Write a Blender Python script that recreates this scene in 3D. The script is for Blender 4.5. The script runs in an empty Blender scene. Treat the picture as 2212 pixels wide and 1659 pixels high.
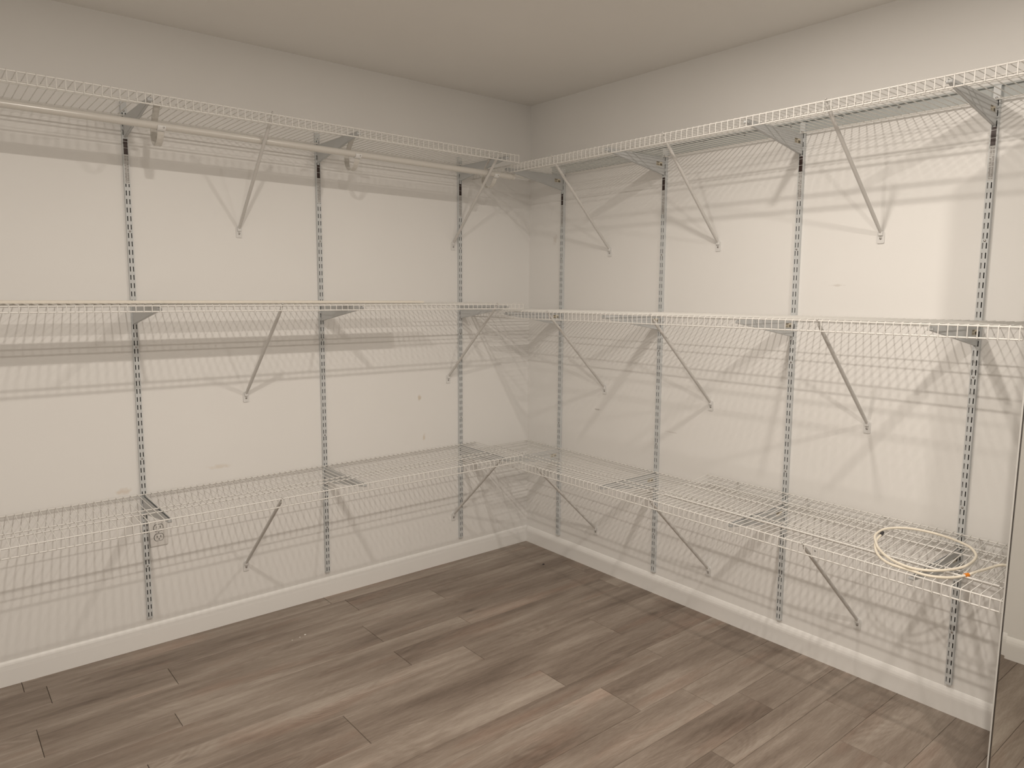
import bpy, bmesh, math, random
from mathutils import Vector, Matrix
random.seed(7)
C = bpy.context.scene.collection
SC = bpy.context.scene

# ------------------------------------------------------------------ camera, world, lights, exposure
cam_d = bpy.data.cameras.new('camera')
cam = bpy.data.objects.new('camera', cam_d); C.objects.link(cam)
cam.location = (-2.68303, -3.09392, 1.44617)
cam.rotation_euler = (1.44287427, -0.00722885, -0.69145282)
cam_d.sensor_fit = 'HORIZONTAL'; cam_d.sensor_width = 36.0
cam_d.lens = 36.0 * 1565.85 / 2212.0
cam_d.clip_start = 0.02
SC.camera = cam

w = bpy.data.worlds.new('world'); SC.world = w; w.use_nodes = True
w.node_tree.nodes['Background'].inputs[0].default_value = (0.9, 0.85, 0.78, 1)
w.node_tree.nodes['Background'].inputs[1].default_value = 0.02
SC.view_settings.view_transform = 'Standard'
SC.view_settings.look = 'None'
SC.view_settings.exposure = -0.08
SC.view_settings.gamma = 1.0
SC.view_settings.use_curve_mapping = False

LIGHT_COL = (1.0, 0.905, 0.80)
LAMPS = [(-2.13, -1.79, 15.0), (-1.04, -1.79, 8.9), (-1.04, -3.02, 12.6), (-2.13, -3.02, 21.0)]
for (lx, ly, lp) in LAMPS:
    ld = bpy.data.lights.new('downlight', 'AREA')
    ld.shape = 'DISK'; ld.size = 0.065; ld.energy = lp; ld.color = LIGHT_COL
    lo = bpy.data.objects.new('downlight', ld); C.objects.link(lo)
    lo.location = (lx, ly, 2.425)

# ------------------------------------------------------------------ materials
def mat(name, col, rough=0.5, spec=0.5, metal=0.0):
    m = bpy.data.materials.new(name); m.use_nodes = True
    b = m.node_tree.nodes['Principled BSDF']
    b.inputs['Base Color'].default_value = (*col, 1)
    b.inputs['Roughness'].default_value = rough
    b.inputs['Specular IOR Level'].default_value = spec
    b.inputs['Metallic'].default_value = metal
    return m

def N(m, t, **kw):
    n = m.node_tree.nodes.new(t)
    for k, v in kw.items(): setattr(n, k, v)
    return n
def LK(m, a, b): m.node_tree.links.new(a, b)

def grain(m, scale=40.0, amount=0.04, bump=0.0, bscale=200.0, bdist=0.001):
    """slight mottling of the base colour plus optional fine relief"""
    b = m.node_tree.nodes['Principled BSDF']
    tc = N(m, 'ShaderNodeTexCoord')
    nz = N(m, 'ShaderNodeTexNoise'); nz.inputs['Scale'].default_value = scale; nz.inputs['Detail'].default_value = 4
    LK(m, tc.outputs['Object'], nz.inputs['Vector'])
    c = b.inputs['Base Color'].default_value[:]
    mx = N(m, 'ShaderNodeMix', data_type='RGBA')
    mx.inputs['A'].default_value = tuple(max(0, v * (1 - amount)) for v in c[:3]) + (1,)
    mx.inputs['B'].default_value = tuple(min(1, v * (1 + amount)) for v in c[:3]) + (1,)
    LK(m, nz.outputs['Fac'], mx.inputs['Factor'])
    LK(m, mx.outputs['Result'], b.inputs['Base Color'])
    if bump > 0:
        n2 = N(m, 'ShaderNodeTexNoise'); n2.inputs['Scale'].default_value = bscale; n2.inputs['Detail'].default_value = 3
        LK(m, tc.outputs['Object'], n2.inputs['Vector'])
        bp = N(m, 'ShaderNodeBump'); bp.inputs['Strength'].default_value = bump; bp.inputs['Distance'].default_value = bdist
        LK(m, n2.outputs['Fac'], bp.inputs['Height']); LK(m, bp.outputs['Normal'], b.inputs['Normal'])
    return mx

WALL_COL = (0.885, 0.88, 0.865)
def wall_mat(name, stains=()):
    m = mat(name, WALL_COL, 0.55, 0.25)
    mx = grain(m, 3.0, 0.02, 0.12, 160.0, 0.001)
    b = m.node_tree.nodes['Principled BSDF']
    cur = mx.outputs['Result']
    geo = N(m, 'ShaderNodeNewGeometry')
    for (p, r, col, fac) in stains:
        sub = N(m, 'ShaderNodeVectorMath', operation='SUBTRACT'); sub.inputs[1].default_value = p
        LK(m, geo.outputs['Position'], sub.inputs[0])
        sc = N(m, 'ShaderNodeVectorMath', operation='DIVIDE'); sc.inputs[1].default_value = r
        LK(m, sub.outputs[0], sc.inputs[0])
        ln = N(m, 'ShaderNodeVectorMath', operation='LENGTH'); LK(m, sc.outputs[0], ln.inputs[0])
        nz = N(m, 'ShaderNodeTexNoise'); nz.inputs['Scale'].default_value = 60; LK(m, geo.outputs['Position'], nz.inputs['Vector'])
        ad = N(m, 'ShaderNodeMath', operation='ADD'); LK(m, ln.outputs['Value'], ad.inputs[0])
        ml = N(m, 'ShaderNodeMath', operation='MULTIPLY_ADD'); ml.inputs[1].default_value = 1.6; ml.inputs[2].default_value = -0.8
        LK(m, nz.outputs['Fac'], ml.inputs[0]); LK(m, ml.outputs[0], ad.inputs[1])
        mr = N(m, 'ShaderNodeMapRange'); mr.inputs['From Min'].default_value = 0.3; mr.inputs['From Max'].default_value = 1.0
        mr.inputs['To Min'].default_value = fac; mr.inputs['To Max'].default_value = 0.0
        LK(m, ad.outputs[0], mr.inputs['Value'])
        x = N(m, 'ShaderNodeMix', data_type='RGBA'); x.inputs['B'].default_value = (*col, 1)
        LK(m, mr.outputs[0], x.inputs['Factor']); LK(m, cur, x.inputs['A']); cur = x.outputs['Result']
    LK(m, cur, b.inputs['Base Color'])
    return m

M_WALL = wall_mat('wall_paint')
M_WALL_L = wall_mat('wall_paint_rod_side', [((-0.725, 0, 0.905), (0.012, 1, 0.018), (0.55, 0.44, 0.28), 0.5),
                                            ((-0.70, 0, 0.70), (0.010, 1, 0.020), (0.62, 0.50, 0.36), 0.45),
                                            ((-2.09, 0, 0.655), (0.030, 1, 0.018), (0.66, 0.52, 0.38), 0.40),
                                            ((-1.72, 0, 0.70), (0.05, 1, 0.012), (0.66, 0.55, 0.40), 0.30)])
M_WALL_R = wall_mat('wall_paint_mirror_side', [((0, -0.55, 0.845), (1, 0.028, 0.006), (0.40, 0.37, 0.33), 0.5),
                                               ((0, -1.02, 0.80), (1, 0.045, 0.004), (0.48, 0.44, 0.40), 0.35),
                                               ((0, -1.76, 1.475), (1, 0.030, 0.005), (0.55, 0.50, 0.45), 0.4),
                                               ((0, -0.21, 1.72), (1, 0.020, 0.030), (0.58, 0.52, 0.46), 0.35),
                                               ((0, -1.74, 0.435), (1, 0.006, 0.006), (0.12, 0.10, 0.09), 0.8)])
M_CEIL = mat('ceiling_paint', (0.86, 0.845, 0.815), 0.8, 0.1); grain(M_CEIL, 4.0, 0.02, 0.1, 120.0)
M_TRIM = mat('trim_paint', (0.88, 0.875, 0.86), 0.35, 0.45); grain(M_TRIM, 8.0, 0.015)
M_WIRE = mat('white_vinyl_wire', (0.80, 0.79, 0.76), 0.35, 0.5); grain(M_WIRE, 20, 0.03)
M_STD = mat('grey_white_enamel', (0.64, 0.665, 0.675), 0.38, 0.5); grain(M_STD, 25, 0.03)
M_BRK = mat('bracket_enamel', (0.58, 0.595, 0.60), 0.40, 0.45); grain(M_BRK, 18, 0.03)
M_TRACK = mat('track_enamel', (0.46, 0.485, 0.48), 0.42, 0.45); grain(M_TRACK, 18, 0.03)
M_BRACE = mat('brace_enamel', (0.66, 0.65, 0.63), 0.38, 0.5); grain(M_BRACE, 18, 0.03)
M_FOOT = mat('white_plastic_foot', (0.78, 0.78, 0.77), 0.3, 0.5); grain(M_FOOT, 30, 0.02)
M_ROD = mat('white_enamel_rod', (0.66, 0.64, 0.60), 0.22, 0.6); grain(M_ROD, 12, 0.02)
M_SCREW = mat('steel_screw', (0.42, 0.41, 0.40), 0.25, 0.5, 1.0); grain(M_SCREW, 300, 0.15)
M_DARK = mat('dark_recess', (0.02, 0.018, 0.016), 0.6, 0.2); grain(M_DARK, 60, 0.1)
M_PLATE = mat('outlet_plastic', (0.76, 0.75, 0.73), 0.25, 0.5); grain(M_PLATE, 20, 0.02)
M_BOARD = mat('cream_painted_board', (0.80, 0.76, 0.68), 0.5, 0.3); grain(M_BOARD, 15, 0.05)
M_CABLE = mat('cream_cable', (0.88, 0.82, 0.70), 0.4, 0.4); grain(M_CABLE, 30, 0.03)
M_TIE = mat('orange_tie', (0.75, 0.24, 0.02), 0.3, 0.5); grain(M_TIE, 60, 0.08)
M_BLACK = mat('black_plastic', (0.02, 0.02, 0.025), 0.4, 0.4); grain(M_BLACK, 60, 0.1)
M_LABEL_W = mat('label_paper', (0.72, 0.66, 0.53), 0.5, 0.3); grain(M_LABEL_W, 300, 0.12)
M_LABEL_D = mat('label_ink', (0.05, 0.035, 0.02), 0.5, 0.3); grain(M_LABEL_D, 400, 0.2)
M_STK_W = mat('sticker_paper', (0.60, 0.60, 0.59), 0.45, 0.4); grain(M_STK_W, 200, 0.04)
M_STK_D = mat('sticker_dark_print', (0.035, 0.018, 0.015), 0.35, 0.5); grain(M_STK_D, 60, 0.25)
M_STK_T = mat('sticker_grey_text', (0.22, 0.20, 0.19), 0.5, 0.3); grain(M_STK_T, 500, 0.3)
M_MIRROR = mat('mirror_silver', (0.93, 0.93, 0.90), 0.015, 0.5, 1.0)
M_MEDGE = mat('mirror_edge_pale', (0.62, 0.62, 0.60), 0.3, 0.5); grain(M_MEDGE, 60, 0.05)
M_MDARK = mat('mirror_edge_dark', (0.035, 0.028, 0.022), 0.3, 0.5); grain(M_MDARK, 60, 0.1)
M_FLOORBASE = mat('floor_underlay', (0.03, 0.022, 0.017), 0.9, 0.1); grain(M_FLOORBASE, 30, 0.1)
M_LENS = bpy.data.materials.new('lamp_lens'); M_LENS.use_nodes = True
_b = M_LENS.node_tree.nodes['Principled BSDF']; _b.inputs['Emission Color'].default_value = (1, .87, .72, 1); _b.inputs['Emission Strength'].default_value = 3

def floor_mat():
    m = mat('oak_vinyl_plank', (0.2, 0.16, 0.13), 0.42, 0.35)
    b = m.node_tree.nodes['Principled BSDF']
    tc = N(m, 'ShaderNodeTexCoord'); oi = N(m, 'ShaderNodeObjectInfo')
    off = N(m, 'ShaderNodeVectorMath', operation='SCALE'); off.inputs[0].default_value = (37.0, 53.0, 11.0)
    LK(m, oi.outputs['Random'], off.inputs['Scale'])
    add = N(m, 'ShaderNodeVectorMath', operation='ADD'); LK(m, tc.outputs['Object'], add.inputs[0]); LK(m, off.outputs[0], add.inputs[1])
    P = add.outputs[0]
    # wide warp that bends the grain into cathedrals
    def noise(vec, scl, detail=4, rough=0.55, mul=(1, 1, 1)):
        mp = N(m, 'ShaderNodeMapping'); mp.inputs['Scale'].default_value = mul; LK(m, vec, mp.inputs['Vector'])
        n = N(m, 'ShaderNodeTexNoise'); n.inputs['Scale'].default_value = scl; n.inputs['Detail'].default_value = detail
        n.inputs['Roughness'].default_value = rough; LK(m, mp.outputs[0], n.inputs['Vector']); return n
    broad = noise(P, 1.0, 3, 0.5, (1.1, 7.0, 1))            # broad light / dark streaks along the plank
    mid = noise(P, 1.0, 4, 0.6, (3.2, 34.0, 1))             # narrower streaks
    fine = noise(P, 1.0, 5, 0.7, (28.0, 330.0, 1))          # pores
    warp = noise(P, 1.0, 2, 0.5, (2.3, 9.0, 1))
    # contour lines of a stretched noise field = cathedral arches
    cath = noise(P, 1.0, 1, 0.4, (1.7, 8.5, 1))
    mu = N(m, 'ShaderNodeMath', operation='MULTIPLY'); mu.inputs[1].default_value = 150.0; LK(m, cath.outputs['Fac'], mu.inputs[0])
    sn = N(m, 'ShaderNodeMath', operation='SINE'); LK(m, mu.outputs[0], sn.inputs[0])
    amp = N(m, 'ShaderNodeMapRange'); amp.inputs['From Min'].default_value = 0.45; amp.inputs['From Max'].default_value = 0.72
    LK(m, warp.outputs['Fac'], amp.inputs['Value'])
    cs = N(m, 'ShaderNodeMath', operation='MULTIPLY'); LK(m, sn.outputs[0], cs.inputs[0]); LK(m, amp.outputs[0], cs.inputs[1])
    # value = broad*.55 + mid*.3 + fine*.25 + cath*.06 + per plank offset
    def madd(a, k, c):
        n = N(m, 'ShaderNodeMath', operation='MULTIPLY_ADD'); n.inputs[1].default_value = k
        LK(m, a, n.inputs[0])
        if isinstance(c, (int, float)): n.inputs[2].default_value = c
        else: LK(m, c, n.inputs[2])
        return n.outputs[0]
    v = madd(broad.outputs['Fac'], 0.95, -0.42)
    v = madd(mid.outputs['Fac'], 0.55, v)
    v = madd(fine.outputs['Fac'], 0.45, v)
    v = madd(cs.outputs[0], 0.055, v)
    v = madd(oi.outputs['Random'], 0.10, v)
    cr = N(m, 'ShaderNodeValToRGB'); LK(m, v, cr.inputs['Fac'])
    e = cr.color_ramp.elements
    e[0].position = 0.22; e[0].color = (0.105, 0.077, 0.059, 1)
    e[1].position = 0.95; e[1].color = (0.440, 0.382, 0.330, 1)
    x = e.new(0.45); x.color = (0.195, 0.153, 0.123, 1)
    x = e.new(0.65); x.color = (0.280, 0.230, 0.190, 1)
    # reddish drifts
    red = noise(P, 1.0, 3, 0.5, (1.8, 9.0, 1))
    rr = N(m, 'ShaderNodeMapRange'); rr.inputs['From Min'].default_value = 0.56; rr.inputs['From Max'].default_value = 0.72
    rr.inputs['To Max'].default_value = 0.42
    LK(m, red.outputs['Fac'], rr.inputs['Value'])
    mx = N(m, 'ShaderNodeMix', data_type='RGBA', blend_type='MULTIPLY'); mx.inputs['B'].default_value = (1.0, 0.78, 0.70, 1)
    LK(m, rr.outputs[0], mx.inputs['Factor']); LK(m, cr.outputs['Color'], mx.inputs['A'])
    # knots
    kn = N(m, 'ShaderNodeTexVoronoi'); kn.inputs['Scale'].default_value = 1.0
    mp = N(m, 'ShaderNodeMapping'); mp.inputs['Scale'].default_value = (1.4, 4.5, 1); LK(m, P, mp.inputs['Vector']); LK(m, mp.outputs[0], kn.inputs['Vector'])
    kr = N(m, 'ShaderNodeMapRange'); kr.inputs['From Min'].default_value = 0.0; kr.inputs['From Max'].default_value = 0.07
    kr.inputs['To Min'].default_value = 0.55; kr.inputs['To Max'].default_value = 0.0
    LK(m, kn.outputs['Distance'], kr.inputs['Value'])
    mk = N(m, 'ShaderNodeMix', data_type='RGBA'); mk.inputs['B'].default_value = (0.055, 0.038, 0.028, 1)
    LK(m, kr.outputs[0], mk.inputs['Factor']); LK(m, mx.outputs['Result'], mk.inputs['A'])
    LK(m, mk.outputs['Result'], b.inputs['Base Color'])
    bp = N(m, 'ShaderNodeBump'); bp.inputs['Strength'].default_value = 0.25; bp.inputs['Distance'].default_value = 0.0006
    LK(m, fine.outputs['Fac'], bp.inputs['Height']); LK(m, bp.outputs['Normal'], b.inputs['Normal'])
    return m
M_FLOOR = floor_mat()

# ------------------------------------------------------------------ mesh helpers
class MB:
    def __init__(s): s.v = []; s.f = []; s.sm = []; s.mi = []
    def add(s, vs, fs, smooth=False, mi=0):
        o = len(s.v); s.v += [tuple(v) for v in vs]
        for f in fs: s.f.append(tuple(i + o for i in f)); s.sm.append(smooth); s.mi.append(mi)
        return s
    def box(s, a, b, mi=0):
        (x0, y0, z0), (x1, y1, z1) = a, b
        vs = [(x0,y0,z0),(x1,y0,z0),(x1,y1,z0),(x0,y1,z0),(x0,y0,z1),(x1,y0,z1),(x1,y1,z1),(x0,y1,z1)]
        return s.add(vs, [(0,3,2,1),(4,5,6,7),(0,1,5,4),(1,2,6,5),(2,3,7,6),(3,0,4,7)], False, mi)
    def cbox(s, a, b, c, mi=0):
        """box with chamfered edges all round"""
        bm = bmesh.new(); bmesh.ops.create_cube(bm, size=1.0)
        for v in bm.verts: v.co = Vector([(a[i]+b[i])/2 + v.co[i]*(b[i]-a[i]) for i in range(3)])
        bmesh.ops.bevel(bm, geom=list(bm.edges), offset=c, segments=1, affect='EDGES')
        bm.verts.index_update()
        s.add([v.co[:] for v in bm.verts], [[v.index for v in f.verts] for f in bm.faces], False, mi); bm.free(); return s
    def tube(s, pts, r, n=8, caps=True, mi=0, closed=False):
        pts = [Vector(p) for p in pts]; m = len(pts)
        rs = r if isinstance(r, (list, tuple)) else [r]*m
        tans = []
        for i in range(m):
            if closed: t = pts[(i+1) % m] - pts[i-1]
            else: t = pts[min(i+1, m-1)] - pts[max(i-1, 0)]
            tans.append(t.normalized())
        up = Vector((0, 0, 1)) if abs(tans[0].z) < 0.9 else Vector((1, 0, 0))
        nrm = (up - tans[0]*up.dot(tans[0])).normalized()
        vs = []
        for i in range(m):
            nrm = (nrm - tans[i]*nrm.dot(tans[i])).normalized()
            bi = tans[i].cross(nrm)
            for k in range(n):
                a = 2*math.pi*(k+0.5)/n
                vs.append(pts[i] + rs[i]*(math.cos(a)*nrm + math.sin(a)*bi))
        fs = []
        for i in range(m if closed else m-1):
            j = (i+1) % m
            for k in range(n):
                l = (k+1) % n
                fs.append((i*n+k, i*n+l, j*n+l, j*n+k))
        s.add(vs, fs, True, mi)
        if caps and not closed:
            s.add(vs[:n], [tuple(range(n))[::-1]], False, mi); s.add(vs[-n:], [tuple(range(n))], False, mi)
        return s
    def prism(s, prof, axis, a, b, mi=0, smooth=False):
        """profile of 2-D points extruded along axis 0/1/2 from a to b"""
        n = len(prof); vs = []
        for t in (a, b):
            for (p, q) in prof:
                v = [p, q]; v.insert(axis, t); vs.append(v)
        fs = [(i, (i+1) % n, n+(i+1) % n, n+i) for i in range(n)]
        s.add(vs, fs, smooth, mi)
        s.add(vs, [tuple(range(n))[::-1], tuple(range(n, 2*n))], False, mi); return s
    def strap(s, pts, half_w, thick, axis=0):
        """flat strap following points in the plane normal to axis (0): pts are (y,z)"""
        m = len(pts); P = [Vector((0, p[0], p[1])) for p in pts]; vs = []
        for i in range(m):
            t = (P[min(i+1, m-1)] - P[max(i-1, 0)]).normalized(); nn = Vector((0, -t.z, t.y))
            for (sx, sn) in ((-1, -1), (1, -1), (1, 1), (-1, 1)):
                vs.append(P[i] + Vector((sx*half_w, 0, 0)) + nn*(sn*thick/2))
        fs = []
        for i in range(m-1):
            for k in range(4):
                l = (k+1) % 4; fs.append((i*4+k, i*4+l, i*4+4+l, i*4+4+k))
        fs += [(3, 2, 1, 0), tuple(range(4*m-4, 4*m))]
        return s.add(vs, fs)
    def dome(s, c, axis, r, h, n=12, mi=0):
        """round screw head: axis is a unit vector"""
        ax = Vector(axis); u = ax.orthogonal().normalized(); v = ax.cross(u); c = Vector(c)
        rings = [(1.0, 0), (0.95, 0.45), (0.7, 0.8), (0.3, 1.0)]
        vs = []
        for (rr, hh) in rings:
            for k in range(n):
                a = 2*math.pi*k/n; vs.append(c + ax*h*hh + r*rr*(math.cos(a)*u + math.sin(a)*v))
        fs = []
        for i in range(len(rings)-1):
            for k in range(n):
                l = (k+1) % n; fs.append((i*n+k, i*n+l, i*n+n+l, i*n+n+k))
        fs.append(tuple(range(3*n, 4*n)))
        return s.add(vs, fs, True, mi)
    def mesh(s, name):
        me = bpy.data.meshes.new(name); me.from_pydata(s.v, [], s.f)
        me.polygons.foreach_set('use_smooth', s.sm); me.polygons.foreach_set('material_index', s.mi)
        bm = bmesh.new(); bm.from_mesh(me); bmesh.ops.recalc_face_normals(bm, faces=bm.faces); bm.to_mesh(me); bm.free()
        me.update(); return me
    def build(s, name, mats, parent=None, loc=(0, 0, 0)):
        me = s.mesh(name)
        for m in (mats if isinstance(mats, (list, tuple)) else [mats]): me.materials.append(m)
        return link(name, me, parent, loc)

def link(name, me, parent=None, loc=(0, 0, 0)):
    o = bpy.data.objects.new(name, me); C.objects.link(o); o.location = loc
    if parent: o.parent = parent
    return o
def thing(name, label, cat, loc=(0, 0, 0), rot=(0, 0, 0), group=None):
    o = bpy.data.objects.new(name, None); C.objects.link(o); o.location = loc; o.rotation_euler = rot
    o.empty_display_size = 0.05
    return tag(o, label, cat, group)
def tag(o, label, cat, group=None):
    o['label'] = label; o['category'] = cat
    if group: o['group'] = group
    return o
def struct(o, label=None):
    o['kind'] = 'structure'
    if label: o['label'] = label
    return o
def relabel(o, label):
    o['label'] = label; return o

# ------------------------------------------------------------------ room shell
H = 2.44
YN, XF, XE = -4.80, -3.20, 0.63       # near wall, far-left wall, wall seen in the mirror
YEND = -2.49                          # end of the shelf wall, the mirror stands just in front of it
struct(MB().box((XF-0.1, 0, 0), (0.1, 0.1, H)).build('wall_left', M_WALL_L), 'white painted wall carrying the closet rod')
struct(MB().box((0, YEND+0.05, 0), (0.1, 0, H)).build('wall_right', M_WALL_R), 'white painted wall carrying the hanging track')
struct(MB().box((0, YEND, 0), (XE+0.1, YEND+0.05, H)).build('wall_end', M_WALL), 'short return wall behind the mirror')
struct(MB().box((0.604, -2.753, 0), (XE, YEND, H)).build('wall_pier', M_WALL), 'shallow wall pier reflected in the mirror')
struct(MB().box((XE, YN-0.1, 0), (XE+0.1, YEND, H)).build('wall_side', M_WALL), 'white wall reflected in the mirror')
struct(MB().box((XF-0.1, YN-0.1, 0), (XE, YN, H)).build('wall_near', M_WALL), 'white wall behind the viewpoint')
struct(MB().box((XF-0.1, YN, 0), (XF, 0, H)).build('wall_far', M_WALL), 'white wall closing the rod wall')
ceil = struct(MB().box((XF-0.1, YN-0.1, H), (XE+0.1, 0.1, H+0.1)).build('ceiling', M_CEIL), 'plain white ceiling')

# baseboards: square face with an eased, sloping top
BP = [(0, 0), (0.012, 0), (0.012, 0.060), (0.0112, 0.0675), (0.0085, 0.077), (0.0050, 0.0845), (0.0020, 0.0895), (0, 0.091)]
def baseboard(name, a, b, axis, face, sgn, label):
    """runs along axis (0 x / 1 y); face = wall coordinate, sgn = outward direction"""
    mb = MB(); prof = [(face + sgn*d, z) for d, z in BP]
    mb.prism(prof, axis, a, b)
    return struct(mb.build(name, M_TRIM), label)
baseboard('baseboard_left', XF, 0, 0, 0, -1, 'white baseboard with eased top under the rod wall')
baseboard('baseboard_right', YEND, -0.012, 1, 0, -1, 'white baseboard with eased top under the track wall')
baseboard('baseboard_pier', -2.753, YEND, 1, 0.604, -1, 'white baseboard on the pier seen in the mirror')
baseboard('baseboard_side', YN, -2.753, 1, XE, -1, 'white baseboard on the wall seen in the mirror')
baseboard('baseboard_near', XF, XE, 0, YN, 1, 'white baseboard behind the viewpoint')
baseboard('baseboard_far', YN, 0, 1, XF, 1, 'white baseboard on the wall closing the rod wall')

# floor: vinyl planks of three widths, laid along the rod wall
floor = struct(MB().box((XF-0.1, YN-0.1, -0.10), (XE+0.1, 0.1, -0.0115)).build('floor', M_FLOORBASE), 'grey-brown oak plank floor')
edges = [0.0, -0.0955, -0.240, -0.385, -0.572, -0.667, -0.806, -0.948, -1.145, -1.291, -1.380, -1.571, -1.717, -1.858, -1.945, -2.088, -2.282, -2.423]
joints = [-1.275, -1.208, -2.022, -1.272, -2.085, -1.281, -1.034, -1.644, -0.919, -1.660, -0.827, -1.790, -1.650, -0.825, -1.45, -1.640, -0.93]
wid = [0.0935, 0.187, 0.142, 0.142]
while edges[-1] > YN:
    edges.append(edges[-1] - wid[len(edges) % 4]); joints.append(-random.uniform(0.1, 1.2))
PL = 1.192
for i in range(len(edges)-1):
    y1, y0 = edges[i], max(edges[i+1], YN)
    if y1 - y0 < 0.02: continue
    xmax = 0.0 if y0 > YEND else XE
    js = [joints[i] + k*PL for k in range(-4, 5)]
    cuts = [XF] + [j for j in js if XF + 0.04 < j < xmax - 0.03] + [xmax]
    for a, b in zip(cuts[:-1], cuts[1:]):
        g = 0.0007; c = 0.0010
        xa, xb, ya, yb = -(b-a)/2 + g, (b-a)/2 - g, -(y1-y0)/2 + g*0.5, (y1-y0)/2 - g*0.5
        top = [(xa+c, ya+c, 0), (xb-c, ya+c, 0), (xb-c, yb-c, 0), (xa+c, yb-c, 0)]
        sh = [(xa, ya, -c), (xb, ya, -c), (xb, yb, -c), (xa, yb, -c)]
        bt = [(xa, ya, -0.011), (xb, ya, -0.011), (xb, yb, -0.011), (xa, yb, -0.011)]
        mb = MB().add(top + sh + bt, [(0,1,2,3)] + [(4+k, 4+(k+1) % 4, (k+1) % 4, k) for k in range(4)] + [(8+k, 8+(k+1) % 4, 4+(k+1) % 4, 4+k) for k in range(4)] + [(11,10,9,8)])
        mb.build('plank', M_FLOOR, floor, ((a+b)/2, (y0+y1)/2, 0))

# recessed lamps that light the room (a ring and a lens each, part of the ceiling)
for (lx, ly, lp) in LAMPS:
    mb = MB()
    n = 32; vs = []; fs = []
    for (r, z) in ((0.050, H-0.001), (0.052, H-0.006), (0.072, H-0.004), (0.075, H)):
        for k in range(n): vs.append((r*math.cos(2*math.pi*k/n), r*math.sin(2*math.pi*k/n), z))
    for i in range(3):
        for k in range(n): fs.append((i*n+k, i*n+(k+1) % n, i*n+n+(k+1) % n, i*n+n+k))
    ring = mb.add(vs, fs, True).build('downlight_ring', M_TRIM, ceil, (lx, ly, 0))
    MB().add([(0.050*math.cos(2*math.pi*k/n), 0.050*math.sin(2*math.pi*k/n), H-0.002) for k in range(n)], [tuple(range(n))]).build('downlight_lens', M_LENS, ring)

# ------------------------------------------------------------------ local frames: u along the wall from the corner, d outwards, z up
ROT_L = math.pi          # left wall: local x -> -world x, local y -> -world y
ROT_R = math.pi/2        # right wall: local x -> world y, local y -> -world x
def Lp(u, d, z): return (-u, -d, z)
def Rp(u, d, z): return (-d, u, z)     # on the right wall u is the (negative) world y

# ------------------------------------------------------------------ wire shelves
SPC = 0.02505
def wire_shelf(side, label, u0, u1, za, zb, D, lip, mids=(0.247, 0.296), first=0.007):
    """u0<u1 along the wall in the local frame; za, zb = deck-rail heights at u0, u1"""
    base = (Lp if side == 'L' else Rp)((u0+u1)/2, 0, (za+zb)/2)
    ang = math.atan2(zb-za, u1-u0)
    t = thing('wire_shelf', label, 'shelf', base)
    t.rotation_euler = (Matrix.Rotation(ROT_L if side == 'L' else ROT_R, 4, 'Z') @ Matrix.Rotation(-ang, 4, 'Y')).to_euler()
    h = (u1-u0)/2
    for nm, d, z, r in [('back_rail', 0.018, 0, 0.0027), ('front_rail', D, 0, 0.0026), ('lip_rail', D, -lip, 0.0026)] + [('middle_rail', q, 0, 0.0023) for q in mids]:
        MB().tube([(-h, d, z), (h, d, z)], r, 8).build(nm, M_WIRE, t)
    zc = 0.0038; r = 0.00145
    path = [(0, 0.0125, zc), (0, D-0.004, zc), (0, D+0.0030, zc-0.0022), (0, D+0.0042, zc-0.008), (0, D+0.0040, -lip-0.0022)]
    me = MB().tube(path, r, 6).mesh('cross_wire'); me.materials.append(M_WIRE)
    n = int((2*h - 2*first) / SPC)
    for i in range(n+1):
        link('cross_wire', me, t, (-h + first + i*SPC, 0, 0))
    return t

UL = 2.86
wire_shelf('L', 'white wire shelf highest on the rod wall, with the closet rod hung beneath', 0.422, UL, 2.0745, 2.0850, 0.41, 0.032)
wire_shelf('L', 'white wire shelf at mid height on the rod wall, under the cream board', 0.387, UL, 1.3805, 1.3895, 0.41, 0.0195)
wire_shelf('L', 'white wire shelf lowest on the rod wall, crossing above the power outlet', 0.385, UL, 0.6350, 0.6350, 0.41, 0.032)
wire_shelf('R', 'white wire shelf highest on the mirror wall, just below the grey hanging track', -2.488, -0.008, 2.0505, 2.0445, 0.40, 0.033)
wire_shelf('R', 'white wire shelf at mid height on the mirror wall, quite empty', -2.474, -0.008, 1.3592, 1.3445, 0.40, 0.0335)
wire_shelf('R', 'white wire shelf lowest on the mirror wall, under the coiled cable', -2.490, -0.006, 0.5985, 0.5985, 0.40, 0.033)

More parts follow.
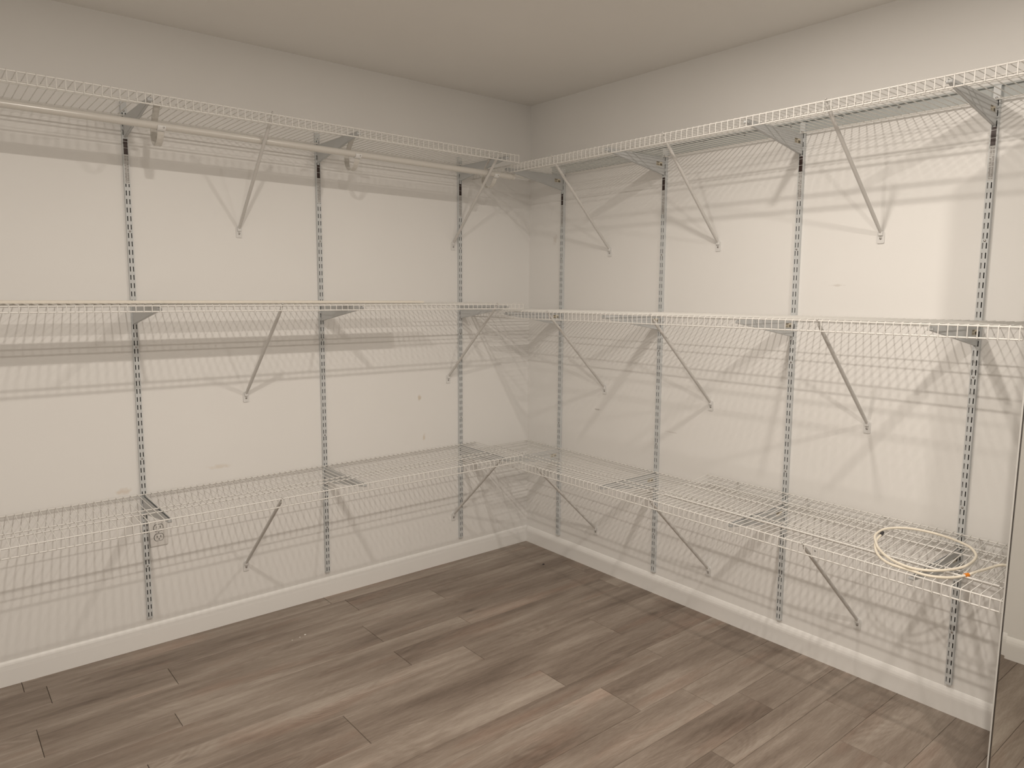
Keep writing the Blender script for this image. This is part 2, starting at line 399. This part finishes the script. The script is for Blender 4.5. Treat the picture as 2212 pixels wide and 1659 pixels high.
# the loose offcut that lies on the lowest mirror-wall shelf, lip towards the wall
def offcut():
    y0, y1 = -2.452, -1.236
    t = thing('wire_shelf_offcut', 'narrow loose wire shelf offcut lying on the lowest mirror-wall shelf under the coiled cable', 'shelf', Rp((y0+y1)/2, 0, 0.605), (0, 0, ROT_R))
    h = (y1-y0)/2; zt = 0.0400; D = 0.310; zf = 0.0020
    for nm, d, z, r in [('back_rail', 0.020, zt, 0.0023), ('lower_rail', 0.020, 0.0025, 0.0028), ('middle_rail', 0.165, zt-(zt-zf)*0.5, 0.0025), ('front_rail', D, zf, 0.0034)]:
        MB().tube([(-h, d, z), (h, d, z)], r, 8).build(nm, M_WIRE, t)
    me = MB().tube([(0, 0.014, zt+0.0045), (0, 0.165, zt-(zt-zf)*0.5+0.0042), (0, D+0.003, zf+0.0048)], 0.00145, 6).mesh('cross_wire'); me.materials.append(M_WIRE)
    n = int((2*h-0.012)/0.0259)
    for i in range(n+1): link('cross_wire', me, t, (h-0.006-i*0.0259, 0, 0))
    for y in (-1.392, -1.702, -2.002, -2.308):
        MB().cbox((-0.005, 0.0170, -0.001), (0.005, 0.0185, zt), 0.0004).build('lip_tie', M_BRACE, t, (y-(y0+y1)/2, 0, 0))
offcut()

# ------------------------------------------------------------------ slotted standards
def standard(side, label, bot, top, stick_z, screws):
    """bot/top = (u, z) of the centre line of the front face"""
    F = Lp if side == 'L' else Rp
    L = top[1]-bot[1]; lean = math.atan2(top[0]-bot[0], L)
    t = thing('slotted_standard', label, 'wall standard', F(bot[0], 0, bot[1]))
    t.rotation_euler = (Matrix.Rotation(ROT_L if side == 'L' else ROT_R, 4, 'Z') @ Matrix.Rotation(lean, 4, 'Y')).to_euler()
    W, Dp, P, SH, SW, CX = 0.0205/2, 0.0145, 0.0314, 0.0185, 0.0033, 0.0054
    n = int((L-0.012)/P)
    xs = [-W, -CX-SW/2, -CX+SW/2, CX-SW/2, CX+SW/2, W]
    zs = [0.0]
    for i in range(n):
        zs += [0.0085+i*P, 0.0085+i*P+SH]
    zs.append(L)
    mb = MB(); vs = [(x, Dp, z) for z in zs for x in xs]; fs = []
    for j in range(len(zs)-1):
        for i in range(5):
            if j % 2 == 1 and i in (1, 3): continue
            a = j*6+i; fs.append((a, a+1, a+7, a+6))
    mb.add(vs, fs)
    # slot walls give the sheet its thickness
    th = 0.0016
    for i in range(n):
        for cx in (-CX, CX):
            z0, z1 = zs[1+2*i], zs[2+2*i]; x0, x1 = cx-SW/2, cx+SW/2
            q = [(x0, Dp, z0), (x1, Dp, z0), (x1, Dp, z1), (x0, Dp, z1)]
            q2 = [(x, Dp-th, z) for x, _, z in q]
            mb.add(q+q2, [(k, (k+1) % 4, 4+(k+1) % 4, 4+k) for k in range(4)])
    mb.add([(-W, Dp, 0), (-W, 0.0005, 0), (-W, 0.0005, L), (-W, Dp, L)], [(0,1,2,3)])
    mb.add([(W, Dp, 0), (W, 0.0005, 0), (W, 0.0005, L), (W, Dp, L)], [(0,1,2,3)])
    mb.add([(-W, Dp, 0), (W, Dp, 0), (W, 0.0005, 0), (-W, 0.0005, 0)], [(0,1,2,3)])
    mb.add([(-W, Dp, L), (W, Dp, L), (W, 0.0005, L), (-W, 0.0005, L)], [(0,1,2,3)])
    mb.build('channel', M_STD, t)
    MB().box((-W+0.002, 0.0010, 0.004), (W-0.002, 0.0025, L-0.004)).build('slot_shade_plate', M_DARK, t)  # added near-black plate: the shade inside the channel, painted behind the slots
    sm = MB().dome((0, Dp, 0), (0, 1, 0), 0.0038, 0.0026).mesh('screw'); sm.materials.append(M_SCREW)
    for z in screws:
        zz = z-bot[1]; k = round((zz-0.0085-SH-(P-SH)/2)/P); link('screw', sm, t, (0, 0, 0.0085+SH+(P-SH)/2+k*P))
    # printed maker's strip just under the top bracket: two dark panels, then fine print
    if stick_z:
        z1 = stick_z-bot[1]; sw = 0.0078; yy = Dp+0.0003
        def quad(mb, x0, x1, za, zb, mi, y): mb.add([(x0, y, za), (x1, y, za), (x1, y, zb), (x0, y, zb)], [(0,1,2,3)], False, mi)
        mb = MB(); quad(mb, -sw, sw, z1-0.164, z1, 0, yy)
        for a, b in ((0.0, 0.0085), (0.0098, 0.0325), (0.0338, 0.0565)): quad(mb, -sw+0.0006, sw-0.0006, z1-b, z1-a, 1, yy+0.0002)
        rnd = random.Random(3); z = z1-0.0620
        while z > z1-0.160:
            seg = rnd.random()
            for (x0, x1) in ((-0.0070, -0.0005), (0.0006, 0.0068)):
                if rnd.random() < 0.93: quad(mb, x0, x0+(x1-x0)*rnd.uniform(0.55, 1.0), z-0.0011, z, 2, yy+0.0002)
            z -= 0.0021 if seg < 0.93 else 0.0045
        relabel(mb.build('printed_strip', [M_STK_W, M_STK_D, M_STK_T], t), 'printed maker strip with two dark panels')
    return t
SL = [1.6565, 1.2147, 0.775, 0.3348]
SRs = [1.620, 1.179, 0.737, 0.300]
standard('L', 'slotted grey standard beside the power outlet on the rod wall', (2.0236, 0.1185), (2.0125, 2.132), 1.998, SL+[2.0952])
standard('L', 'slotted grey standard on the rod wall halfway between outlet and room corner', (1.2495, 0.1185), (1.2465, 2.125), 1.989, SL+[2.088])
standard('L', 'slotted grey standard on the rod wall closest to the room corner', (0.4762, 0.1200), (0.4800, 2.112), 1.981, SL+[2.075])
standard('R', 'slotted grey standard on the mirror wall closest to the room corner', (-0.2765, 0.1080), (-0.2755, 2.078), 1.948, SRs+[2.045])
standard('R', 'slotted grey standard second from the room corner on the mirror wall', (-0.9480, 0.1050), (-0.9380, 2.084), 1.958, SRs+[2.056])
standard('R', 'slotted grey standard third from the room corner on the mirror wall', (-1.6085, 0.1045), (-1.5950, 2.0885), 1.963, SRs+[2.060])
standard('R', 'slotted grey standard beside the cable coil and nearest the mirror', (-2.2475, 0.1065), (-2.2385, 2.0925), 1.967, SRs+[2.066])

# ------------------------------------------------------------------ shelf brackets: folded U channel, open at the top
def bracket_meshes(length):
    prof = [(0.0150, 0.0), (0.0150, -0.068), (0.0175, -0.072), (0.024, -0.072), (length-0.10, -0.028), (length-0.012, -0.0145), (length-0.004, -0.011), (length, -0.006), (length-0.001, 0.0)]
    hw, th = 0.0048, 0.0012
    mb = MB()
    for s in (-1, 1):
        a, b = (s*hw, s*(hw-th)); mb.prism(prof, 0, min(a, b), max(a, b))
    for (p, q) in zip(prof[1:-2], prof[2:-1]):         # folded lower edge
        mb.add([(-hw, p[0], p[1]), (hw, p[0], p[1]), (hw, q[0], q[1]), (-hw, q[0], q[1])], [(0,1,2,3)])
    body = mb.mesh('body'); body.materials.append(M_BRK)
    # rolled nose that catches the front rail of the shelf
    nose = MB().tube([(-0.008, length-0.002, -0.008), (0.008, length-0.002, -0.008)], 0.0052, 10).mesh('nose'); nose.materials.append(M_BRK)
    return body, nose
BODY16, NOSE16 = bracket_meshes(0.392)
def label_mesh(sx):
    mb = MB(); x = sx*0.0051
    def quad(d0, d1, z0, z1, mi, o): mb.add([(x+sx*o, d0, z0), (x+sx*o, d1, z0), (x+sx*o, d1, z1), (x+sx*o, d0, z1)], [(0,1,2,3)], False, mi)
    quad(0.034, 0.075, -0.036, -0.019, 0, 0)
    quad(0.054, 0.074, -0.0225, -0.0200, 1, 0.0002); quad(0.058, 0.074, -0.0255, -0.0240, 1, 0.0002)
    for k in range(3): quad(0.056, 0.0735, -0.0345+k*0.0024, -0.0335+k*0.0024, 1, 0.0002)
    for k in range(7): quad(0.0355+k*0.0022, 0.0355+k*0.0022+0.0015, -0.0350, -0.0255, 1, 0.0002)
    me = mb.mesh('label'); me.materials.append(M_LABEL_W); me.materials.append(M_LABEL_D); return me
LABEL = label_mesh(-1)
def bracket(side, label, u, zshelf, labelled=False):
    F = Lp if side == 'L' else Rp
    t = thing('shelf_bracket', label, 'bracket', F(u, 0, zshelf-0.0058), (0, 0, ROT_L if side == 'L' else ROT_R), 'brackets hooked into the slotted standards')
    link('body', BODY16, t); link('nose', NOSE16, t)
    if labelled: relabel(link('label', LABEL, t), 'small cream label with text and barcode')
    return t
def lerp(a, b, f): return a+(b-a)*f
for (u, z, s) in ((2.0135, 2.0815, 'beside the outlet'), (1.2465, 2.0780, 'halfway along the wall'), (0.4800, 2.0745, 'by the room corner')):
    bracket('L', 'grey bracket under the highest rod-wall shelf on the standard ' + s, u, z)
for (u, z, s) in ((2.0190, 1.3875, 'beside the outlet'), (1.2475, 1.3845, 'halfway along the wall'), (0.4785, 1.3810, 'by the room corner')):
    bracket('L', 'grey bracket under the middle rod-wall shelf on the standard ' + s, u, z)
for (u, s) in ((2.0215, 'just above the outlet'), (1.2490, 'halfway along the wall'), (0.4770, 'by the room corner')):
    bracket('L', 'grey bracket under the lowest rod-wall shelf on the standard ' + s, u, 0.635)
RU = ((-0.2755, -0.2760, -0.2763), (-0.9382, -0.9420, -0.9455), (-1.5955, -1.6000, -1.6050), (-2.2390, -2.2420, -2.2452))
RN = ('closest to the room corner', 'second from the room corner', 'third from the room corner', 'nearest the mirror')
for us, s in zip(RU, RN):
    bracket('R', 'labelled grey bracket under the highest mirror-wall shelf on the standard ' + s, us[0], lerp(2.0445, 2.0505, -us[0]/2.48), True)
    bracket('R', 'labelled grey bracket under the middle mirror-wall shelf on the standard ' + s, us[1], lerp(1.3445, 1.3592, -us[1]/2.474), True)
    bracket('R', 'labelled grey bracket under the lowest mirror-wall shelf on the standard ' + s, us[2], 0.5985, True)

# ------------------------------------------------------------------ slanting braces from the front rail down to the wall
def brace(side, label, foot, top, D):
    """foot, top = (u, z)"""
    F = Lp if side == 'L' else Rp
    t = thing('shelf_brace', label, 'brace', F(foot[0], 0, foot[1]), (0, 0, ROT_L if side == 'L' else ROT_R), 'slanting shelf braces')
    du, dz = top[0]-foot[0], top[1]-foot[1]; sg = 1 if side == 'R' else 1
    A = Vector((0, 0.0095, 0.020)); B = Vector((du, D-0.010, dz-0.012))
    # tube, flattened towards both ends
    mb = MB(); pts = [A + (B-A)*f for f in (0, 0.06, 0.12, 0.88, 0.94, 1.0)]
    mb.tube(pts, [0.0055, 0.0062, 0.0066, 0.0066, 0.0062, 0.0056], 12)
    mb.build('tube', M_BRACE, t)
    # hook that curls over the front rail of the shelf
    e = B; MB().tube([e-(B-A).normalized()*0.012, e, (du, D-0.004, dz+0.004), (du, D+0.001, dz+0.0075), (du, D+0.0058, dz+0.003)], [0.0042, 0.0040, 0.0030, 0.0026, 0.0022], 8).build('hook', M_BRACE, t)
    # moulded foot plate
    fp = MB(); r = 0.0115; prof = []
    for (cx, cz, a0) in ((0.0125-0.004, -0.020+0.004, -90), (0.0125-0.004, 0.024-0.008, 0), (-0.0125+0.004, 0.024-0.008, 90), (-0.0125+0.004, -0.020+0.004, 180)):
        rr = 0.004 if cz < 0 else 0.008
        cx2 = math.copysign(0.0125-rr, cx); cz2 = (-0.020+rr) if cz < 0 else (0.024-rr)
        for k in range(4):
            a = math.radians(a0 + 30*k); prof.append((cx2+rr*math.cos(a), cz2+rr*math.sin(a)))
    fp.prism([(p[0], p[1]) for p in prof], 1, 0.0003, 0.0040)
    fp.cbox((-0.0075, 0.0038, 0.006), (0.0075, 0.0115, 0.022), 0.002)
    relabel(fp.build('foot_plate', M_FOOT, t), 'white foot plate')
    relabel(MB().dome((0, 0.0040, -0.003), (0, 1, 0), 0.0044, 0.0030).build('screw', M_SCREW, t), 'steel screw')
    return t
brace('L', 'slanting brace under the highest rod-wall shelf, left of the middle standard', (1.6005, 1.6768), (1.6050, 2.081), 0.41)
brace('L', 'slanting brace under the highest rod-wall shelf, beside the corner standard', (0.5165, 1.6690), (0.5400, 2.074), 0.41)
brace('L', 'slanting brace under the middle rod-wall shelf, left of the middle standard', (1.5985, 0.9850), (1.5900, 1.386), 0.41)
brace('L', 'slanting brace under the middle rod-wall shelf, beside the corner standard', (0.5500, 0.9870), (0.5500, 1.381), 0.41)
brace('L', 'slanting brace under the lowest rod-wall shelf, left of the middle standard', (1.6275, 0.2380), (1.6180, 0.635), 0.41)
brace('L', 'slanting brace under the lowest rod-wall shelf, beside the corner standard', (0.5190, 0.2425), (0.5230, 0.635), 0.41)
for lv, zt, rows in (('highest', None, ((-0.6080, 1.6370, -0.6080), (-1.2335, 1.6400, -1.2370), (-1.9095, 1.6430, -1.8850))),
                     ('middle', None, ((-0.5965, 0.9505, -0.5950), (-1.2305, 0.9500, -1.2060), (-1.9085, 0.9560, -1.9020))),
                     ('lowest', None, ((-0.5565, 0.2020, -0.5330), (-1.2545, 0.1990, -1.2310), (-1.9240, 0.2020, -1.8970)))):
    for (uf, zf, ut), s in zip(rows, ('between the first two standards from the corner', 'between the second and third standards from corner', 'between third standard from corner and the last')):
        z = {'highest': lerp(2.0445, 2.0505, -ut/2.48), 'middle': lerp(1.3445, 1.3592, -ut/2.474), 'lowest': 0.5985}[lv]
        brace('R', 'slanting brace under the %s mirror-wall shelf, %s' % (lv, s), (uf, zf), (ut, z), 0.40)

# ------------------------------------------------------------------ closet rod and its hooks
rod = thing('closet_rod', 'white enamelled closet rod hung beneath the highest rod-wall shelf', 'closet rod', (-1.6, -0.305, 2.0015))
ra = Vector((-0.3720+1.6, 0, 1.9950-2.0015)); rb = Vector((-2.86+1.6, 0, 2.0085-2.0015))
RR = 0.0132
MB().tube([ra, rb], RR, 24).build('tube', M_ROD, rod)
dirn = (rb-ra).normalized()
MB().tube([ra-dirn*0.003, ra+dirn*0.010], RR+0.0018, 24).build('end_cap', M_ROD, rod)
MB().tube([ra+dirn*1.243, ra+dirn*1.246], RR+0.0006, 24).build('joint_collar', M_ROD, rod)
for u, s in ((1.962, 'beside the standard above the outlet'), (1.209, 'beside the standard halfway along the wall'), (0.483, 'beside the standard by the room corner')):
    zr = lerp(2.0085, 1.995, (2.86-u)/(2.86-0.372)); zs = lerp(2.0745, 2.0850, (u-0.422)/(UL-0.422))
    t = thing('rod_hook', 'white J-shaped rod hook ' + s, 'rod hook', (-u, 0, zr), (0, 0, ROT_L), 'hooks holding the closet rod')
    h = zs - zr
    pts = [(0.272, h-0.002), (0.262, h-0.012), (0.238, h-0.036), (0.221, h-0.060), (0.212, 0.0), (0.210, -0.018), (0.2155, -0.036), (0.228, -0.050), (0.246, -0.057),
           (0.264, -0.057), (0.280, -0.050), (0.292, -0.039), (0.300, -0.027), (0.3035, -RR-0.0045)]
    MB().strap(pts, 0.0085, 0.0035).build('strap', M_ROD, t)
    # edge ribs stiffen the strap
    for sx in (-1, 1):
        MB().tube([(sx*0.0085, a, b) for a, b in pts], 0.0028, 6).build('rib', M_ROD, t)
    sad = []
    for k in range(9):
        a = math.radians(180+22.5*k); sad.append((0.305+(RR+0.0024)*math.cos(a), (RR+0.0024)*math.sin(a)))
    MB().strap(sad, 0.013, 0.0030).build('saddle', M_FOOT, t)
    relabel(MB().dome((-0.006, 0.305+RR+0.002, -0.006), (0, 1, 0), 0.003, 0.0022).build('screw', M_SCREW, t), 'steel screw')

# ------------------------------------------------------------------ hanging track above the highest mirror-wall shelf
tr = thing('hanging_track', 'grey steel hanging track screwed along the mirror wall above the highest shelf', 'track', (0, -1.34, 2.054), (0, 0, ROT_R))
tprof = [(0.0004, 0.0), (0.0022, 0.0), (0.0022, 0.038), (0.0120, 0.038), (0.0120, 0.0435), (0.0108, 0.0435), (0.0108, 0.0396), (0.0004, 0.0396)]
MB().prism(tprof, 0, -1.142, 1.160).build('rail', M_TRACK, tr)
for y in (-0.70, -0.90, -1.1400, -1.3381, -1.5404, -1.7416, -1.9399, -2.14):
    MB().dome((y+1.34, 0.0022, 0.0295), (0, 1, 0), 0.0042, 0.0034).build('screw', M_SCREW, tr)

# ------------------------------------------------------------------ cream board on the middle rod-wall shelf
bd = MB().cbox((-1.0, -0.043, 0.0), (1.0, 0.043, 0.0095), 0.001).build('board', M_BOARD, None, (-1.90, -0.280, 1.3925))
bd.rotation_euler = (0, math.atan2(1.3895-1.3805, UL-0.387), 0)
tag(bd, 'long cream painted board lying along the middle rod-wall shelf', 'board')

# ------------------------------------------------------------------ power outlet
ot = thing('power_outlet', 'white duplex power outlet partly hidden by a standard under the lowest rod-wall shelf', 'outlet', (-1.973, 0, 0.4665), (0, 0, ROT_L))
MB().cbox((-0.0345, 0.0003, -0.0565), (0.0345, 0.0060, 0.0565), 0.0025).build('cover_plate', M_PLATE, ot)
for zc in (0.0195, -0.0195):
    prof = []
    for k in range(28):
        a = 2*math.pi*k/28; prof.append((0.0172*math.cos(a), max(-0.0136, min(0.0136, 0.0172*math.sin(a)))))
    rc = MB().prism(prof, 1, 0.0062, 0.0078).build('receptacle', M_PLATE, ot, (0, 0, zc))
    MB().prism([(p*1.10, q*1.11) for p, q in prof], 1, 0.0050, 0.00645).build('rim', M_DARK, rc)
    sl = MB(); sl.box((-0.0075, 0.0070, -0.001), (-0.0052, 0.0081, 0.0078)); sl.box((0.0052, 0.0070, 0.000), (0.0075, 0.0081, 0.0070))
    hp = [(0.0024*math.cos(2*math.pi*k/12), -0.0075+0.0024*math.sin(2*math.pi*k/12)) for k in range(12)]
    sl.prism(hp, 1, 0.0070, 0.0081)
    relabel(sl.build('contact_slots', M_DARK, rc), 'dark contact slots')
MB().dome((0, 0.0060, 0), (0, 1, 0), 0.0028, 0.0012).build('screw', M_SCREW, ot)

# ------------------------------------------------------------------ coiled cable
def catmull(pts, n=8, closed=False):
    P = [Vector(p) for p in pts]; out = []; m = len(P)
    for i in range(m if closed else m-1):
        g = (lambda k: P[k % m]) if closed else (lambda k: P[max(0, min(m-1, k))])
        p0, p1, p2, p3 = g(i-1), g(i), g(i+1), g(i+2)
        for k in range(n):
            t = k/n
            out.append(0.5*((2*p1) + (p2-p0)*t + (2*p0-5*p1+4*p2-p3)*t*t + (3*p1-p0-3*p2+p3)*t**3))
    if not closed: out.append(P[-1])
    return out
ORG = Vector((-0.25, -2.20, 0.62))
loop = [(-.2188,-2.0553,.6300),(-.1832,-2.0508,.6350),(-.1503,-2.0593,.6420),(-.1206,-2.0866,.6470),(-.1024,-2.1242,.6500),(-.0954,-2.1764,.6510),(-.0996,-2.2312,.6500),(-.1162,-2.2834,.6480),(-.1367,-2.3178,.6450),(-.1708,-2.3427,.6400),(-.2011,-2.3517,.6360),(-.2374,-2.3521,.6300),(-.2761,-2.3442,.6240),(-.3188,-2.3236,.6200),(-.3639,-2.2920,.6180),(-.3846,-2.2535,.6165),(-.3857,-2.2215,.6165),(-.3715,-2.1823,.6175),(-.3464,-2.1452,.6190),(-.2982,-2.1025,.6200),(-.2608,-2.0773,.6250)]
tail = [(-.192,-2.0624,.6290),(-.2232,-2.0664,.6250),(-.2547,-2.0744,.6200),(-.2857,-2.0873,.6150),(-.3224,-2.1095,.6105),(-.3556,-2.1389,.6080),(-.3771,-2.172,.6070),(-.3839,-2.2034,.6070),(-.3848,-2.2341,.6070),(-.3913,-2.264,.6070),(-.3869,-2.289,.6070),(-.37,-2.3186,.6070),(-.3409,-2.3436,.6075),(-.3056,-2.3642,.6120),(-.2718,-2.3782,.6180),(-.239,-2.3927,.6230),(-.2042,-2.4068,.6280),(-.1868,-2.4197,.6320),(-.1826,-2.4400,.6340)]
tail[9] = (-.3885,-2.262,.6070)
cb = thing('cable', 'cream coiled cable tied with an orange tie on the lowest mirror-wall shelf', 'cable', ORG)
MB().tube([p-ORG for p in catmull(loop, 6, True)], 0.0042, 10, closed=True).build('coil', M_CABLE, cb)
MB().tube([p-ORG for p in catmull(tail, 6)], 0.0042, 10).build('loose_end', M_CABLE, cb)
tv = (Vector(tail[14])-Vector(tail[12])).normalized(); tc_ = Vector(tail[13])
relabel(MB().tube([tc_-ORG-tv*0.0065, tc_-ORG+tv*0.0065], 0.0064, 12).build('cable_tie', M_TIE, cb), 'orange cable tie')
e0 = Vector(tail[0])-ORG
relabel(MB().tube([e0, e0+Vector((0.010, 0.0015, 0.002)), e0+Vector((0.026, 0.004, 0.004))], [0.0050, 0.0056, 0.0052], 10).build('plug', M_BLACK, cb), 'black plug')

# ------------------------------------------------------------------ mirror panel at the end of the shelves
MX0, MX1, MH = -0.4300, 0.5800, 2.05
mr = thing('mirror', 'tall frameless mirror panel standing upright at the end of the mirror-wall shelves', 'mirror', (MX0, -2.5, 0.0))
MB().box((0, 0.0012, 0.002), (MX1-MX0, 0.0050, MH)).build('backing', M_MEDGE, mr)
MB().box((0.0085, 0.0, 0.002), (MX1-MX0, 0.0011, MH)).build('glass', M_MIRROR, mr)
relabel(MB().box((0.0004, -0.0004, 0.002), (0.0084, 0.0011, MH)).build('edge_seal', M_MDARK, mr), 'dark edge line')

# ------------------------------------------------------------------ specks on the floor
sp = MB().dome((0, 0, 0), (0, 0, 1), 0.006, 0.004, 9).build('speck', M_BLACK, None, (-0.180, -0.349, 0.0)); sp.scale = (1.3, 0.7, 1)
tag(sp, 'tiny black speck lying on the floor near the room corner', 'speck')
for k, (x, y, r, s) in enumerate(((-1.498, -0.309, 0.0042, 'largest tiny white paint fleck on the floor by the rod wall'), (-1.525, -0.318, 0.0026, 'tiny white paint fleck beside the largest fleck on the floor'), (-1.560, -0.322, 0.0022, 'tiny white paint fleck farthest from corner in the row of flecks'))):
    o = MB().dome((0, 0, 0), (0, 0, 1), r, 0.0008, 7).build('paint_fleck', M_TRIM, None, (x, y, 0.0)); tag(o, s, 'speck', 'white paint flecks on the floor')
